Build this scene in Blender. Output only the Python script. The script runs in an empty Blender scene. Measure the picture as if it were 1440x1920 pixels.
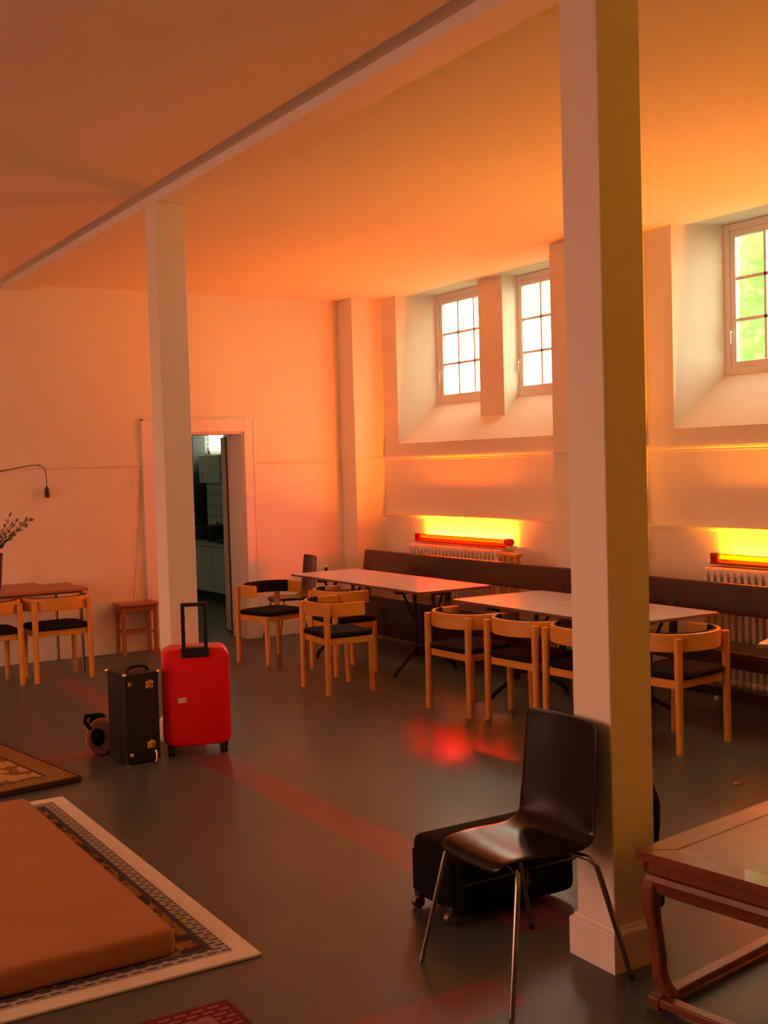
import bpy, bmesh, math, random
from mathutils import Vector, Matrix
R = math.radians
random.seed(4)
S = bpy.context.scene
COL = S.collection

# ------------------------------------------------------------------ camera
def make_camera():
    pit, rol, yaw = R(-2.3588), R(-1.6153), R(31.2652)
    fw = Vector((math.sin(yaw)*math.cos(pit), math.cos(yaw)*math.cos(pit), math.sin(pit)))
    r = Vector((math.cos(yaw), -math.sin(yaw), 0)); u = r.cross(fw)
    c, s = math.cos(rol), math.sin(rol)
    r, u = c*r + s*u, -s*r + c*u
    cam = bpy.data.cameras.new('camera')
    cam.sensor_fit = 'VERTICAL'; cam.sensor_height = 24.0
    cam.lens = 24.0*2212.05/1920.0
    cam.clip_start = .05; cam.clip_end = 200
    o = bpy.data.objects.new('camera', cam); COL.objects.link(o)
    m = Matrix((r, u, -fw)).transposed().to_4x4(); m.translation = (0, 0, 1.72)
    o.matrix_world = m
    S.camera = o
make_camera()

# ------------------------------------------------------------------ light of the place
SKY = 9.5                 # overcast daylight outside all the windows
TUBE = 640                # radiance of the coloured tubes on the radiators
S.view_settings.view_transform = 'Standard'
S.view_settings.look = 'None'
S.view_settings.gamma = 1.0
S.view_settings.use_curve_mapping = False
S.view_settings.exposure = 0.0
S.cycles.use_denoising = True
S.cycles.max_bounces = 10
S.cycles.diffuse_bounces = 6
S.cycles.sample_clamp_indirect = 8
W = bpy.data.worlds.new('overcast'); S.world = W; W.use_nodes = True
W.node_tree.nodes['Background'].inputs[0].default_value = (.94, 1.0, .74, 1)
W.node_tree.nodes['Background'].inputs[1].default_value = SKY

def area_light(name, loc, rot, sx, sy, energy, color):
    l = bpy.data.lights.new(name, 'AREA'); l.shape = 'RECTANGLE'
    l.size, l.size_y, l.energy, l.color = sx, sy, energy, color
    o = bpy.data.objects.new(name, l); COL.objects.link(o)
    o.location = loc; o.rotation_euler = rot
    return o
LEFT_WIN_Y = (3.4, 7.9)
for y in LEFT_WIN_Y:      # added lights boosting daylight through the rose filter of the unseen left panes
    area_light('daylight_boost', (-4.35, y, 1.9), (0, R(-90), 0), 2.2, 1.7, 108, (1.0, .97, .94))
area_light('kitchen_daylight', (6.9, 15.36, 2.27), (0, R(90), 0), (.6), .6, 30, (.85, 1.0, .72))

# ------------------------------------------------------------------ constants (metres)
XC, CW = 2.637, .187                    # left face and width of the columns
YC = (2.935, 6.943)
ZC, ZB = 3.416, 3.361                   # ceiling and beam underside
YE = 10.79                              # far wall
XB, XP, XO = 6.407, 6.053, 6.86         # window wall: bay plane, pier plane, outside
PITCH = 3.85
BAYS = [8.92 - PITCH*i for i in range(4)]

# ------------------------------------------------------------------ materials
def nodes_of(m):
    m.use_nodes = True
    nt = m.node_tree
    return nt, nt.nodes, nt.links, nt.nodes['Principled BSDF']
def mat(name, col, rough=.6, metal=0, spec=.5, vary=0, scale=8, bump=0, bscale=60, rvary=0, coat=0):
    m = bpy.data.materials.new(name); nt, N, L, p = nodes_of(m)
    p.inputs['Base Color'].default_value = (*col, 1)
    p.inputs['Roughness'].default_value = rough
    p.inputs['Metallic'].default_value = metal
    p.inputs['Specular IOR Level'].default_value = spec
    p.inputs['Coat Weight'].default_value = coat
    tc = N.new('ShaderNodeTexCoord')
    if vary or rvary:
        n = N.new('ShaderNodeTexNoise'); n.inputs['Scale'].default_value = scale; n.inputs['Detail'].default_value = 6
        L.new(tc.outputs['Object'], n.inputs['Vector'])
        if vary:
            mx = N.new('ShaderNodeMix'); mx.data_type = 'RGBA'
            mx.inputs['A'].default_value = (*[c*(1-vary) for c in col], 1)
            mx.inputs['B'].default_value = (*[min(1, c*(1+vary)) for c in col], 1)
            L.new(n.outputs['Fac'], mx.inputs['Factor']); L.new(mx.outputs['Result'], p.inputs['Base Color'])
        if rvary:
            mr = N.new('ShaderNodeMapRange')
            mr.inputs['From Min'].default_value = .3; mr.inputs['From Max'].default_value = .7
            mr.inputs['To Min'].default_value = rough-rvary; mr.inputs['To Max'].default_value = rough+rvary
            L.new(n.outputs['Fac'], mr.inputs['Value']); L.new(mr.outputs['Result'], p.inputs['Roughness'])
    if bump:
        b = N.new('ShaderNodeTexNoise'); b.inputs['Scale'].default_value = bscale
        L.new(tc.outputs['Object'], b.inputs['Vector'])
        bp = N.new('ShaderNodeBump'); bp.inputs['Strength'].default_value = bump; bp.inputs['Distance'].default_value = .004
        L.new(b.outputs['Fac'], bp.inputs['Height']); L.new(bp.outputs['Normal'], p.inputs['Normal'])
    return m
def wood(name, c1, c2, rough=.45, stretch=(1, 12, 12), scale=3.0, coat=0):
    m = bpy.data.materials.new(name); nt, N, L, p = nodes_of(m)
    tc = N.new('ShaderNodeTexCoord'); mp = N.new('ShaderNodeMapping'); mp.inputs['Scale'].default_value = stretch
    n = N.new('ShaderNodeTexNoise'); n.inputs['Scale'].default_value = scale; n.inputs['Detail'].default_value = 8
    n.inputs['Distortion'].default_value = .8
    cr = N.new('ShaderNodeValToRGB')
    cr.color_ramp.elements[0].position = .3; cr.color_ramp.elements[0].color = (*c1, 1)
    cr.color_ramp.elements[1].position = .7; cr.color_ramp.elements[1].color = (*c2, 1)
    L.new(tc.outputs['Object'], mp.inputs['Vector']); L.new(mp.outputs['Vector'], n.inputs['Vector'])
    L.new(n.outputs['Fac'], cr.inputs['Fac']); L.new(cr.outputs['Color'], p.inputs['Base Color'])
    p.inputs['Roughness'].default_value = rough; p.inputs['Coat Weight'].default_value = coat
    return m
M = {}
M['paint'] = mat('wall_paint', (.79, .74, .61), .75, vary=.04, scale=2.5, bump=.1, bscale=120)
M['ceiling'] = mat('ceiling_paint', (.79, .74, .61), .85, vary=.02, scale=1.5)
M['column'] = mat('column_paint', (.79, .74, .61), .55, vary=.02, scale=3)
M['woodwork'] = mat('white_gloss_woodwork', (.80, .75, .68), .4)
M['beech'] = wood('beech', (.64, .28, .04), (.78, .36, .055), .38, (14, 14, 1.2))
M['beech_band'] = wood('beech_band', (.62, .28, .045), (.75, .35, .06), .35, (2, 2, 20))
M['black_fabric'] = mat('black_upholstery', (.010, .008, .010), .9, spec=.15, bump=.3, bscale=300)
M['laminate'] = mat('table_laminate', (.44, .44, .46), .22, rvary=.05, scale=12)
M['table_edge'] = mat('table_edge', (.16, .07, .03), .4)
M['black_metal'] = mat('black_metal', (.02, .018, .018), .4, metal=.3)
M['chrome'] = mat('chrome_tube', (.32, .32, .33), .25, metal=1)
M['shell'] = wood('dark_plywood', (.004, .0022, .002), (.006, .0035, .003), .24, (1, 1, 1), 6, coat=0)
M['shell'].node_tree.nodes['Principled BSDF'].inputs['Specular IOR Level'].default_value = .3
M['bench'] = wood('dark_stained_bench', (.024, .007, .004), (.044, .013, .007), .3, (14, 1, 14), coat=.25)
M['red_shell'] = mat('red_hard_shell', (.78, .004, .006), .32, bump=.12, bscale=500)
M['black_plastic'] = mat('black_plastic', (.012, .012, .013), .4)
M['black_case'] = mat('black_case_leatherette', (.008, .0075, .007), .5, spec=.3, bump=.4, bscale=220)
M['black_bag'] = mat('black_nylon', (.004, .0035, .0035), .9, spec=.15, bump=.4, bscale=260)
M['brass'] = mat('brass', (.75, .48, .12), .25, metal=1)
M['brown_leather'] = mat('brown_leather', (.13, .045, .025), .5, vary=.3, scale=12)
M['orange_piping'] = mat('orange_piping', (.55, .14, .03), .5)
M['rose_wood'] = wood('polished_red_wood', (.20, .075, .016), (.24, .09, .02), .25, (1.5, 20, 20), coat=.15)
M['rose_wood2'] = wood('polished_red_wood_rails', (.14, .034, .010), (.20, .055, .016), .3, (.8, 5, 5), coat=.3)
M['mattress'] = mat('rust_cotton', (.38, .165, .055), .9, vary=.14, scale=3, bump=.3, bscale=160)
M['radiator'] = mat('cream_radiator_enamel', (.72, .66, .56), .4)
M['stool'] = wood('brown_stool', (.32, .12, .045), (.45, .17, .06), .45, (1, 10, 10))
M['white_plastic'] = mat('white_plastic', (.75, .72, .68), .4)
M['pot'] = mat('violet_glaze', (.10, .045, .16), .3)
M['soil'] = mat('soil', (.03, .018, .01), .95)
M['leaf'] = mat('grey_green_leaf', (.10, .10, .035), .6, vary=.4, scale=30)
M['hedge'] = mat('bright_green_leaves', (.40, .55, .17), .6, vary=.3, scale=5)  # bright green base colour, varied by noise
M['bark'] = mat('bark', (.10, .07, .05), .9)
M['paper'] = mat('paper', (.75, .70, .62), .8)
M['cabinet'] = mat('kitchen_front', (.58, .60, .56), .4)
M['door_dark'] = mat('dark_green_leaf_face', (.045, .05, .04), .4)  # dark green over the whole door leaf
M['worktop'] = mat('steel_worktop', (.50, .50, .48), .35, metal=.6)
M['dark_rubber'] = mat('dark_rubber', (.015, .015, .015), .6)
M['kitchen_floor'] = mat('kitchen_lino', (.11, .095, .075), .35, vary=.2, scale=6)
M['dry_leaf'] = mat('dry_leaf', (.40, .22, .10), .8)
M['red_cap'] = mat('red_end_cap', (.60, .02, .01), .4)
M['tray_wood'] = mat('orange_tray', (.65, .22, .05), .45)
M['skin_glass'] = bpy.data.materials.new('clear_glass')

def build_glass(m, rough=0.0, tint=(1, 1, 1), gloss=.08):
    nt, N, L, p = nodes_of(m); N.remove(p)
    t = N.new('ShaderNodeBsdfTransparent'); t.inputs[0].default_value = (*tint, 1)
    g = N.new('ShaderNodeBsdfGlossy'); g.inputs['Roughness'].default_value = rough
    mx = N.new('ShaderNodeMixShader'); mx.inputs[0].default_value = gloss
    L.new(t.outputs[0], mx.inputs[1]); L.new(g.outputs[0], mx.inputs[2])
    L.new(mx.outputs[0], N['Material Output'].inputs['Surface'])
build_glass(M['skin_glass'])
M['glass'] = M['skin_glass']
M['rose_filter'] = bpy.data.materials.new('rose_light_filter'); build_glass(M['rose_filter'], 0, (.85, .54, .47), .05)  # tint added to turn light from the unseen left windows pink
M['amber_filter'] = bpy.data.materials.new('amber_light_filter'); build_glass(M['amber_filter'], 0, (.75, .42, .04), .05)  # tint added to yellow and dim daylight from unseen bay windows
def rippled_glass():
    m = bpy.data.materials.new('rippled_glass'); nt, N, L, p = nodes_of(m); N.remove(p)
    t = N.new('ShaderNodeBsdfTransparent'); g = N.new('ShaderNodeBsdfRefraction'); g.inputs['IOR'].default_value = 1.08; g.inputs['Roughness'].default_value = .32
    mx = N.new('ShaderNodeMixShader'); mx.inputs[0].default_value = .55
    L.new(t.outputs[0], mx.inputs[1]); L.new(g.outputs[0], mx.inputs[2]); L.new(mx.outputs[0], N['Material Output'].inputs['Surface'])
    return m
M['rippled'] = rippled_glass()
def gel(name, c, diff=.25):
    m = bpy.data.materials.new(name); nt, N, L, p = nodes_of(m)
    p.inputs['Base Color'].default_value = (*c, 1); p.inputs['Roughness'].default_value = .3
    t = N.new('ShaderNodeBsdfTransparent'); t.inputs[0].default_value = (*c, 1)
    mx = N.new('ShaderNodeMixShader'); mx.inputs[0].default_value = diff
    L.new(t.outputs[0], mx.inputs[1]); L.new(p.outputs[0], mx.inputs[2])
    L.new(mx.outputs[0], N['Material Output'].inputs['Surface'])
    return m
M['red_gel'] = gel('red_filter_film', (.8, .06, .003), .12)
M['amber_gel'] = gel('amber_filter_film', (.5, .14, .008))
def emis(name, c, s):
    m = bpy.data.materials.new(name); nt, N, L, p = nodes_of(m)
    p.inputs['Base Color'].default_value = (.8, .8, .8, 1)
    p.inputs['Emission Color'].default_value = (*c, 1); p.inputs['Emission Strength'].default_value = s
    return m
TUBE_COL = [(1, .14, .005), (1, .24, .003), (1, .32, .006), (1, .60, .012)]
TUBE_PW = [1.05, 1.0, .28, .85]
for i in range(4):
    M['tube%d' % i] = emis('glowing_tube', TUBE_COL[i], TUBE*TUBE_PW[i])

def floor_material():
    m = bpy.data.materials.new('painted_concrete'); nt, N, L, p = nodes_of(m)
    tc = N.new('ShaderNodeTexCoord'); sep = N.new('ShaderNodeSeparateXYZ'); L.new(tc.outputs['Object'], sep.inputs[0])
    def math_(op, a, b=None):
        n = N.new('ShaderNodeMath'); n.operation = op
        for i, v in enumerate((a, b)):
            if v is None: continue
            if isinstance(v, (int, float)): n.inputs[i].default_value = v
            else: L.new(v, n.inputs[i])
        return n.outputs[0]
    def between(v, a, b): return math_('MULTIPLY', math_('GREATER_THAN', v, a), math_('LESS_THAN', v, b))
    X, Y = sep.outputs[0], sep.outputs[1]
    sA = math_('MULTIPLY', between(X, 2.60, 2.82), between(Y, 3.35, 10.7))
    sB = math_('MULTIPLY', between(Y, 2.915, 3.135), between(X, -3.8, 2.27))
    sC = math_('MULTIPLY', between(Y, 6.94, 7.16), between(X, -3.8, 2.5))
    stripe = math_('MAXIMUM', math_('MAXIMUM', sA, sB), sC)
    n1 = N.new('ShaderNodeTexNoise'); n1.inputs['Scale'].default_value = .9; n1.inputs['Detail'].default_value = 5
    n2 = N.new('ShaderNodeTexNoise'); n2.inputs['Scale'].default_value = 14; n2.inputs['Detail'].default_value = 8
    L.new(tc.outputs['Object'], n1.inputs['Vector']); L.new(tc.outputs['Object'], n2.inputs['Vector'])
    cr = N.new('ShaderNodeValToRGB')
    cr.color_ramp.elements[0].position = .3; cr.color_ramp.elements[0].color = (.058, .068, .066, 1)
    cr.color_ramp.elements[1].position = .7; cr.color_ramp.elements[1].color = (.088, .101, .097, 1)
    L.new(math_('ADD', math_('MULTIPLY', n1.outputs['Fac'], .55), math_('MULTIPLY', n2.outputs['Fac'], .45)), cr.inputs['Fac'])
    mx = N.new('ShaderNodeMix'); mx.data_type = 'RGBA'
    mx.inputs['B'].default_value = (.19, .040, .046, 1)
    wear = math_('MULTIPLY', stripe, math_('ADD', math_('MULTIPLY', n2.outputs['Fac'], .5), .5))
    L.new(wear, mx.inputs['Factor']); L.new(cr.outputs['Color'], mx.inputs['A'])
    L.new(mx.outputs['Result'], p.inputs['Base Color'])
    mr = N.new('ShaderNodeMapRange'); mr.inputs['From Min'].default_value = .35; mr.inputs['From Max'].default_value = .65
    mr.inputs['To Min'].default_value = .28; mr.inputs['To Max'].default_value = .38
    L.new(n1.outputs['Fac'], mr.inputs['Value']); L.new(mr.outputs['Result'], p.inputs['Roughness'])
    b = N.new('ShaderNodeBump'); b.inputs['Strength'].default_value = .05; b.inputs['Distance'].default_value = .004
    L.new(n2.outputs['Fac'], b.inputs['Height']); L.new(b.outputs['Normal'], p.inputs['Normal'])
    return m
M['floor'] = floor_material()
M['floor'].node_tree.nodes['Principled BSDF'].inputs['Specular IOR Level'].default_value = .28
def tile_material():
    m = bpy.data.materials.new('kitchen_tiles'); nt, N, L, p = nodes_of(m)
    tc = N.new('ShaderNodeTexCoord'); mp = N.new('ShaderNodeMapping'); mp.inputs['Rotation'].default_value = (R(90), 0, R(90))
    br = N.new('ShaderNodeTexBrick'); br.offset = 0; br.inputs['Scale'].default_value = 1
    br.inputs['Brick Width'].default_value = .15; br.inputs['Row Height'].default_value = .15; br.inputs['Mortar Size'].default_value = .004
    br.inputs['Color1'].default_value = (.62, .64, .60, 1); br.inputs['Color2'].default_value = (.58, .60, .56, 1); br.inputs['Mortar'].default_value = (.2, .2, .18, 1)
    mp2 = N.new('ShaderNodeCombineXYZ'); sp = N.new('ShaderNodeSeparateXYZ')
    L.new(tc.outputs['Object'], sp.inputs[0]); L.new(sp.outputs[1], mp2.inputs[0]); L.new(sp.outputs[2], mp2.inputs[1])
    L.new(mp2.outputs[0], br.inputs['Vector']); L.new(br.outputs['Color'], p.inputs['Base Color'])
    N.remove(mp); p.inputs['Roughness'].default_value = .25
    return m
M['tiles'] = tile_material()

def rug_material(name, w, h, border, bcol, bandw, band1, band2, c1, c2, scale, key=True):
    """x,y in object space with the rug spanning 0..w, 0..h"""
    m = bpy.data.materials.new(name); nt, N, L, p = nodes_of(m)
    tc = N.new('ShaderNodeTexCoord'); sep = N.new('ShaderNodeSeparateXYZ'); L.new(tc.outputs['Object'], sep.inputs[0])
    def mt(op, a, b=None):
        n = N.new('ShaderNodeMath'); n.operation = op
        for i, v in enumerate((a, b)):
            if v is None: continue
            if isinstance(v, (int, float)): n.inputs[i].default_value = v
            else: L.new(v, n.inputs[i])
        return n.outputs[0]
    X, Y = sep.outputs[0], sep.outputs[1]
    d = mt('MINIMUM', mt('MINIMUM', X, mt('SUBTRACT', w, X)), mt('MINIMUM', Y, mt('SUBTRACT', h, Y)))
    def mixc(f, a, b):
        n = N.new('ShaderNodeMix'); n.data_type = 'RGBA'; L.new(f, n.inputs['Factor'])
        for k, v in (('A', a), ('B', b)):
            if isinstance(v, tuple): n.inputs[k].default_value = (*v, 1)
            else: L.new(v, n.inputs[k])
        return n.outputs['Result']
    vo = N.new('ShaderNodeTexVoronoi'); vo.inputs['Scale'].default_value = scale; vo.distance = 'CHEBYCHEV'; vo.feature = 'F1'
    no = N.new('ShaderNodeTexNoise'); no.inputs['Scale'].default_value = scale*1.3; no.inputs['Detail'].default_value = 4; no.inputs['Distortion'].default_value = 1.2
    br = N.new('ShaderNodeTexBrick'); br.inputs['Scale'].default_value = 1; br.inputs['Brick Width'].default_value = .055
    br.inputs['Row Height'].default_value = .028; br.inputs['Mortar Size'].default_value = .009
    br.inputs['Color1'].default_value = (*band1, 1); br.inputs['Color2'].default_value = (*band1, 1); br.inputs['Mortar'].default_value = (*band2, 1)
    for n in (vo, no, br): L.new(tc.outputs['Object'], n.inputs['Vector'])
    field = mixc(mt('GREATER_THAN', mt('ADD', mt('MULTIPLY', vo.outputs['Distance'], .6), mt('MULTIPLY', no.outputs['Fac'], .8)), .66), c1, c2)
    ln = mt('MULTIPLY', mt('GREATER_THAN', d, border+bandw), mt('LESS_THAN', d, border+bandw+.02))
    field = mixc(ln, field, band1)
    band = br.outputs['Color']
    c = mixc(mt('LESS_THAN', d, border+bandw), field, band)
    c = mixc(mt('LESS_THAN', d, border), c, bcol)
    L.new(c, p.inputs['Base Color']); p.inputs['Roughness'].default_value = .95
    p.inputs['Specular IOR Level'].default_value = .1
    nb = N.new('ShaderNodeTexNoise'); nb.inputs['Scale'].default_value = 250; L.new(tc.outputs['Object'], nb.inputs['Vector'])
    b = N.new('ShaderNodeBump'); b.inputs['Strength'].default_value = .5; b.inputs['Distance'].default_value = .004
    L.new(nb.outputs['Fac'], b.inputs['Height']); L.new(b.outputs['Normal'], p.inputs['Normal'])
    return m

# ------------------------------------------------------------------ mesh helpers
class B:
    def __init__(s): s.bm = bmesh.new()
    def _done(s, geom, bevel, seg):
        if bevel:
            es = list({e for v in geom for e in v.link_edges})
            bmesh.ops.bevel(s.bm, geom=es, offset=bevel, segments=seg, affect='EDGES', profile=.5, clamp_overlap=True)
    def box(s, x0, x1, y0, y1, z0, z1, bevel=0, seg=2, mtx=None):
        r = bmesh.ops.create_cube(s.bm, size=1)
        for v in r['verts']:
            v.co = Vector(((x0+x1)/2 + v.co.x*(x1-x0), (y0+y1)/2 + v.co.y*(y1-y0), (z0+z1)/2 + v.co.z*(z1-z0)))
            if mtx: v.co = mtx @ v.co
        s._done(r['verts'], bevel, seg); return s
    def cyl(s, p0, p1, r0, r1=None, n=16, cap=True):
        p0, p1 = Vector(p0), Vector(p1); r1 = r0 if r1 is None else r1
        d = p1-p0; q = d.to_track_quat('Z', 'Y').to_matrix().to_4x4()
        m = Matrix.Translation((p0+p1)/2) @ q
        bmesh.ops.create_cone(s.bm, cap_ends=cap, segments=n, radius1=r0, radius2=r1, depth=d.length, matrix=m)
        return s
    def ball(s, c, r, sc=(1, 1, 1), n=12):
        m = Matrix.Translation(c) @ Matrix.Diagonal((*sc, 1))
        bmesh.ops.create_uvsphere(s.bm, u_segments=n*2, v_segments=n, radius=r, matrix=m); return s
    def tube(s, pts, rad, n=10, closed=False):
        pts = [Vector(p) for p in pts]; rings = []
        k = len(pts); prev = None
        for i, p in enumerate(pts):
            a = pts[(i-1) % k] if (closed or i > 0) else p
            b = pts[(i+1) % k] if (closed or i < k-1) else p
            t = (b-a).normalized()
            if prev is None:
                up = Vector((0, 0, 1)) if abs(t.z) < .9 else Vector((1, 0, 0))
                x = t.cross(up).normalized()
            else:
                x = (prev - t*prev.dot(t)).normalized()
            prev = x; y = t.cross(x)
            r = rad[i] if isinstance(rad, (list, tuple)) else rad
            rings.append([s.bm.verts.new(p + (x*math.cos(2*math.pi*j/n) + y*math.sin(2*math.pi*j/n))*r) for j in range(n)])
        for i in range(k if closed else k-1):
            A, C = rings[i], rings[(i+1) % k]
            for j in range(n): s.bm.faces.new((A[j], A[(j+1) % n], C[(j+1) % n], C[j]))
        if not closed:
            s.bm.faces.new(rings[0][::-1]); s.bm.faces.new(rings[-1])
        return s
    def sweep(s, frames, prof, closed_prof=True):
        """frames: list of (origin, xaxis, yaxis); prof: list of (a,b)"""
        rings = [[s.bm.verts.new(Vector(o) + Vector(x)*a + Vector(y)*b) for a, b in prof] for o, x, y in frames]
        n = len(prof)
        for i in range(len(rings)-1):
            A, C = rings[i], rings[i+1]
            for j in range(n): s.bm.faces.new((A[j], A[(j+1) % n], C[(j+1) % n], C[j]))
        s.bm.faces.new(rings[0][::-1]); s.bm.faces.new(rings[-1])
        return s
    def lathe(s, prof, n=24, c=(0, 0, 0)):
        rings = []
        for r, z in prof:
            rings.append([s.bm.verts.new((c[0]+r*math.cos(2*math.pi*j/n), c[1]+r*math.sin(2*math.pi*j/n), c[2]+z)) for j in range(n)])
        for i in range(len(rings)-1):
            for j in range(n): s.bm.faces.new((rings[i][j], rings[i][(j+1) % n], rings[i+1][(j+1) % n], rings[i+1][j]))
        s.bm.faces.new(rings[0][::-1]); s.bm.faces.new(rings[-1]); return s
    def prism(s, poly, axis, a, b, bevel=0, seg=2):
        """poly in the plane normal to axis ('X': yz, 'Y': xz, 'Z': xy)"""
        def P(u, v, t): return {'X': (t, u, v), 'Y': (u, t, v), 'Z': (u, v, t)}[axis]
        A = [s.bm.verts.new(P(u, v, a)) for u, v in poly]; C = [s.bm.verts.new(P(u, v, b)) for u, v in poly]
        n = len(poly); s.bm.faces.new(A[::-1]); s.bm.faces.new(C)
        for j in range(n): s.bm.faces.new((A[j], A[(j+1) % n], C[(j+1) % n], C[j]))
        s._done(A+C, bevel, seg); return s
    def build(s, name, m, parent=None, smooth=False, loc=None, rotz=0, mods=()):
        bmesh.ops.recalc_face_normals(s.bm, faces=s.bm.faces[:])
        me = bpy.data.meshes.new(name); s.bm.to_mesh(me); s.bm.free()
        me.materials.append(M[m] if isinstance(m, str) else m)
        if smooth:
            for f in me.polygons: f.use_smooth = True
            try: me.set_sharp_from_angle(angle=R(38))
            except Exception: pass
        o = bpy.data.objects.new(name, me); COL.objects.link(o)
        if parent: o.parent = parent
        if loc: o.location = loc
        o.rotation_euler.z = rotz
        return o
def tag(o, label, cat, group=None, kind=None):
    o['label'] = label; o['category'] = cat
    if group: o['group'] = group
    if kind: o['kind'] = kind
    return o
def thing(name, label, cat, loc=(0, 0, 0), rotz=0, group=None, kind=None):
    o = bpy.data.objects.new(name, None); COL.objects.link(o); o.empty_display_size = .1
    o.location = loc; o.rotation_euler = (0, 0, rotz)
    return tag(o, label, cat, group, kind)
def dup(root, loc, rotz, label):
    r = root.copy(); COL.objects.link(r); r.location = loc; r.rotation_euler = (0, 0, rotz); r['label'] = label
    for ch in list(root.children):
        c = ch.copy(); COL.objects.link(c); c.parent = r
        for g in list(ch.children):
            d = g.copy(); COL.objects.link(d); d.parent = c
    return r
def structure(o, label, cat, group=None): return tag(o, label, cat, group, 'structure')
def rrect(w, h, r, n=6):
    out = []
    for cx, cy, a0 in ((w/2-r, h/2-r, 0), (-w/2+r, h/2-r, 90), (-w/2+r, -h/2+r, 180), (w/2-r, -h/2+r, 270)):
        for i in range(n+1):
            a = R(a0 + 90*i/n); out.append((cx + r*math.cos(a), cy + r*math.sin(a)))
    return out
def rslab(b, w, h, r, z0, z1, edge=.01, cx=0, cy=0, n=6, seg=2):
    """rounded slab lying flat, softened top and bottom edge"""
    levels = []
    for i in range(seg+1):
        a = math.pi/2*i/seg; levels.append((edge*(1-math.sin(a)), z0 + edge*(1-math.cos(a))))
    for i in range(seg+1):
        a = math.pi/2*i/seg; levels.append((edge*(1-math.cos(a)), z1 - edge*(1-math.sin(a))))
    rings = []
    for ins, z in levels:
        rings.append([b.bm.verts.new((cx+x, cy+y, z)) for x, y in rrect(w-2*ins, h-2*ins, max(r-ins, .002), n)])
    k = len(rings[0])
    for i in range(len(rings)-1):
        for j in range(k): b.bm.faces.new((rings[i][j], rings[i][(j+1) % k], rings[i+1][(j+1) % k], rings[i+1][j]))
    b.bm.faces.new(rings[0][::-1]); b.bm.faces.new(rings[-1]); return b

# ------------------------------------------------------------------ the room
XL, YB, YK = -4.0, -8.0, 17.0
structure(B().box(XL-.25, XO, YB-.25, YE+.36, -.12, 0).build('floor', 'floor'), 'worn grey painted concrete floor with faded red stripes', 'floor')
structure(B().box(XL-.25, XO, YB-.25, YE+.36, ZC, ZC+.15).build('ceiling', 'ceiling'), 'plain white ceiling glowing orange from the tube lamps', 'ceiling')
structure(B().box(XC, XC+CW, YB, YE, ZB, ZC).build('beam', 'column'), 'shallow pale ceiling beam running over both columns', 'beam')

def column(y0, label):
    c = thing('column', label, 'column', (XC+CW/2, y0+CW/2, 0), kind='structure')
    h = CW/2
    B().box(-h, h, -h, h, 0, ZB, .003, 1).build('shaft', 'column', c)
    b = B(); e = .021; rings = []
    for q, z in ((h+e, 0), (h+e, .126), (h+e-.003, .131), (h+.010, .138), (h+.006, .147), (h+.0005, .15)):
        rings.append([b.bm.verts.new((q*a, q*c_, z)) for a, c_ in ((1, 1), (-1, 1), (-1, -1), (1, -1))])
    for i in range(len(rings)-1):
        for j in range(4): b.bm.faces.new((rings[i][j], rings[i][(j+1) % 4], rings[i+1][(j+1) % 4], rings[i+1][j]))
    b.bm.faces.new(rings[0][::-1]); b.bm.faces.new(rings[-1])
    b.build('plinth', 'woodwork', c)
column(YC[0], 'square white column in front, with the black shell chair backed against it')
column(YC[1], 'square white column behind the red suitcase')

# far wall with the kitchen doorway
DX0, DX1, DH = 3.985, 4.93, 2.072
b = B()
b.box(XL, DX0, YE, YE+.36, 0, ZC); b.box(DX1, XO, YE, YE+.36, 0, ZC); b.box(DX0, DX1, YE, YE+.36, DH, ZC)
structure(b.build('wall_far', 'paint'), 'far end wall washed orange, with the kitchen doorway', 'wall')
b = B()
for x0, x1 in ((XL, DX0-.10), (DX1+.105, XP)):
    b.box(x0, x1, YE-.014, YE, 1.757, 1.781, .004, 1); b.box(x0, x1, YE-.02, YE-.006, 1.777, 1.785)
structure(b.build('trim_1', 'paint'), 'thin dado moulding across the far wall', 'moulding')
b = B()
for x0, x1 in ((XL, DX0-.10), (DX1+.105, XP)): b.box(x0, x1, YE-.02, YE, 0, .15, .005, 1)
structure(b.build('baseboard_far', 'paint'), 'baseboard along the foot of the far wall', 'baseboard')

d = thing('door_1', 'kitchen doorway in the far wall, its leaf swung inwards', 'door', ((DX0+DX1)/2, YE, 0), kind='structure')
w2 = (DX1-DX0)/2
b = B()
b.box(-w2-.105, -w2, -.03, 0, 0, DH+.125, .006, 1); b.box(w2, w2+.105, -.03, 0, 0, DH+.125, .006, 1); b.box(-w2, w2, -.03, 0, DH, DH+.125, .006, 1)
b.box(-w2-.112, -w2-.098, -.036, 0, 0, DH+.132); b.box(w2+.098, w2+.112, -.036, 0, 0, DH+.132); b.box(-w2-.112, w2+.112, -.036, 0, DH+.118, DH+.132)
b.build('architrave', 'woodwork', d)
b = B()
b.box(-w2, -w2+.018, 0, .345, 0, DH-.018); b.box(w2-.018, w2, 0, .345, 0, DH-.018); b.box(-w2, w2, 0, .345, DH-.018, DH)
b.box(w2-.034, w2-.018, .29, .315, 0, DH-.018)
b.build('lining', 'woodwork', d)
ang = math.atan2(.43, .105)
mtx = Matrix.Translation((w2+.037, .375, 0)) @ Matrix.Rotation(ang, 4, 'Z')
lf = B().box(0, .445, -.022, .022, .012, DH-.03, .002, 1, mtx).build('leaf', 'door_dark', d)
B().box(.22, .445, .021, .032, .012, DH-.03, .002, 1, mtx).build('edge_strip', 'woodwork', lf)
hb = B()
hb.cyl(mtx @ Vector((.42, -.024, 1.02)), mtx @ Vector((.42, -.075, 1.02)), .01)
hb.cyl(mtx @ Vector((.42, -.07, 1.02)), mtx @ Vector((.31, -.07, 1.02)), .009)
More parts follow.
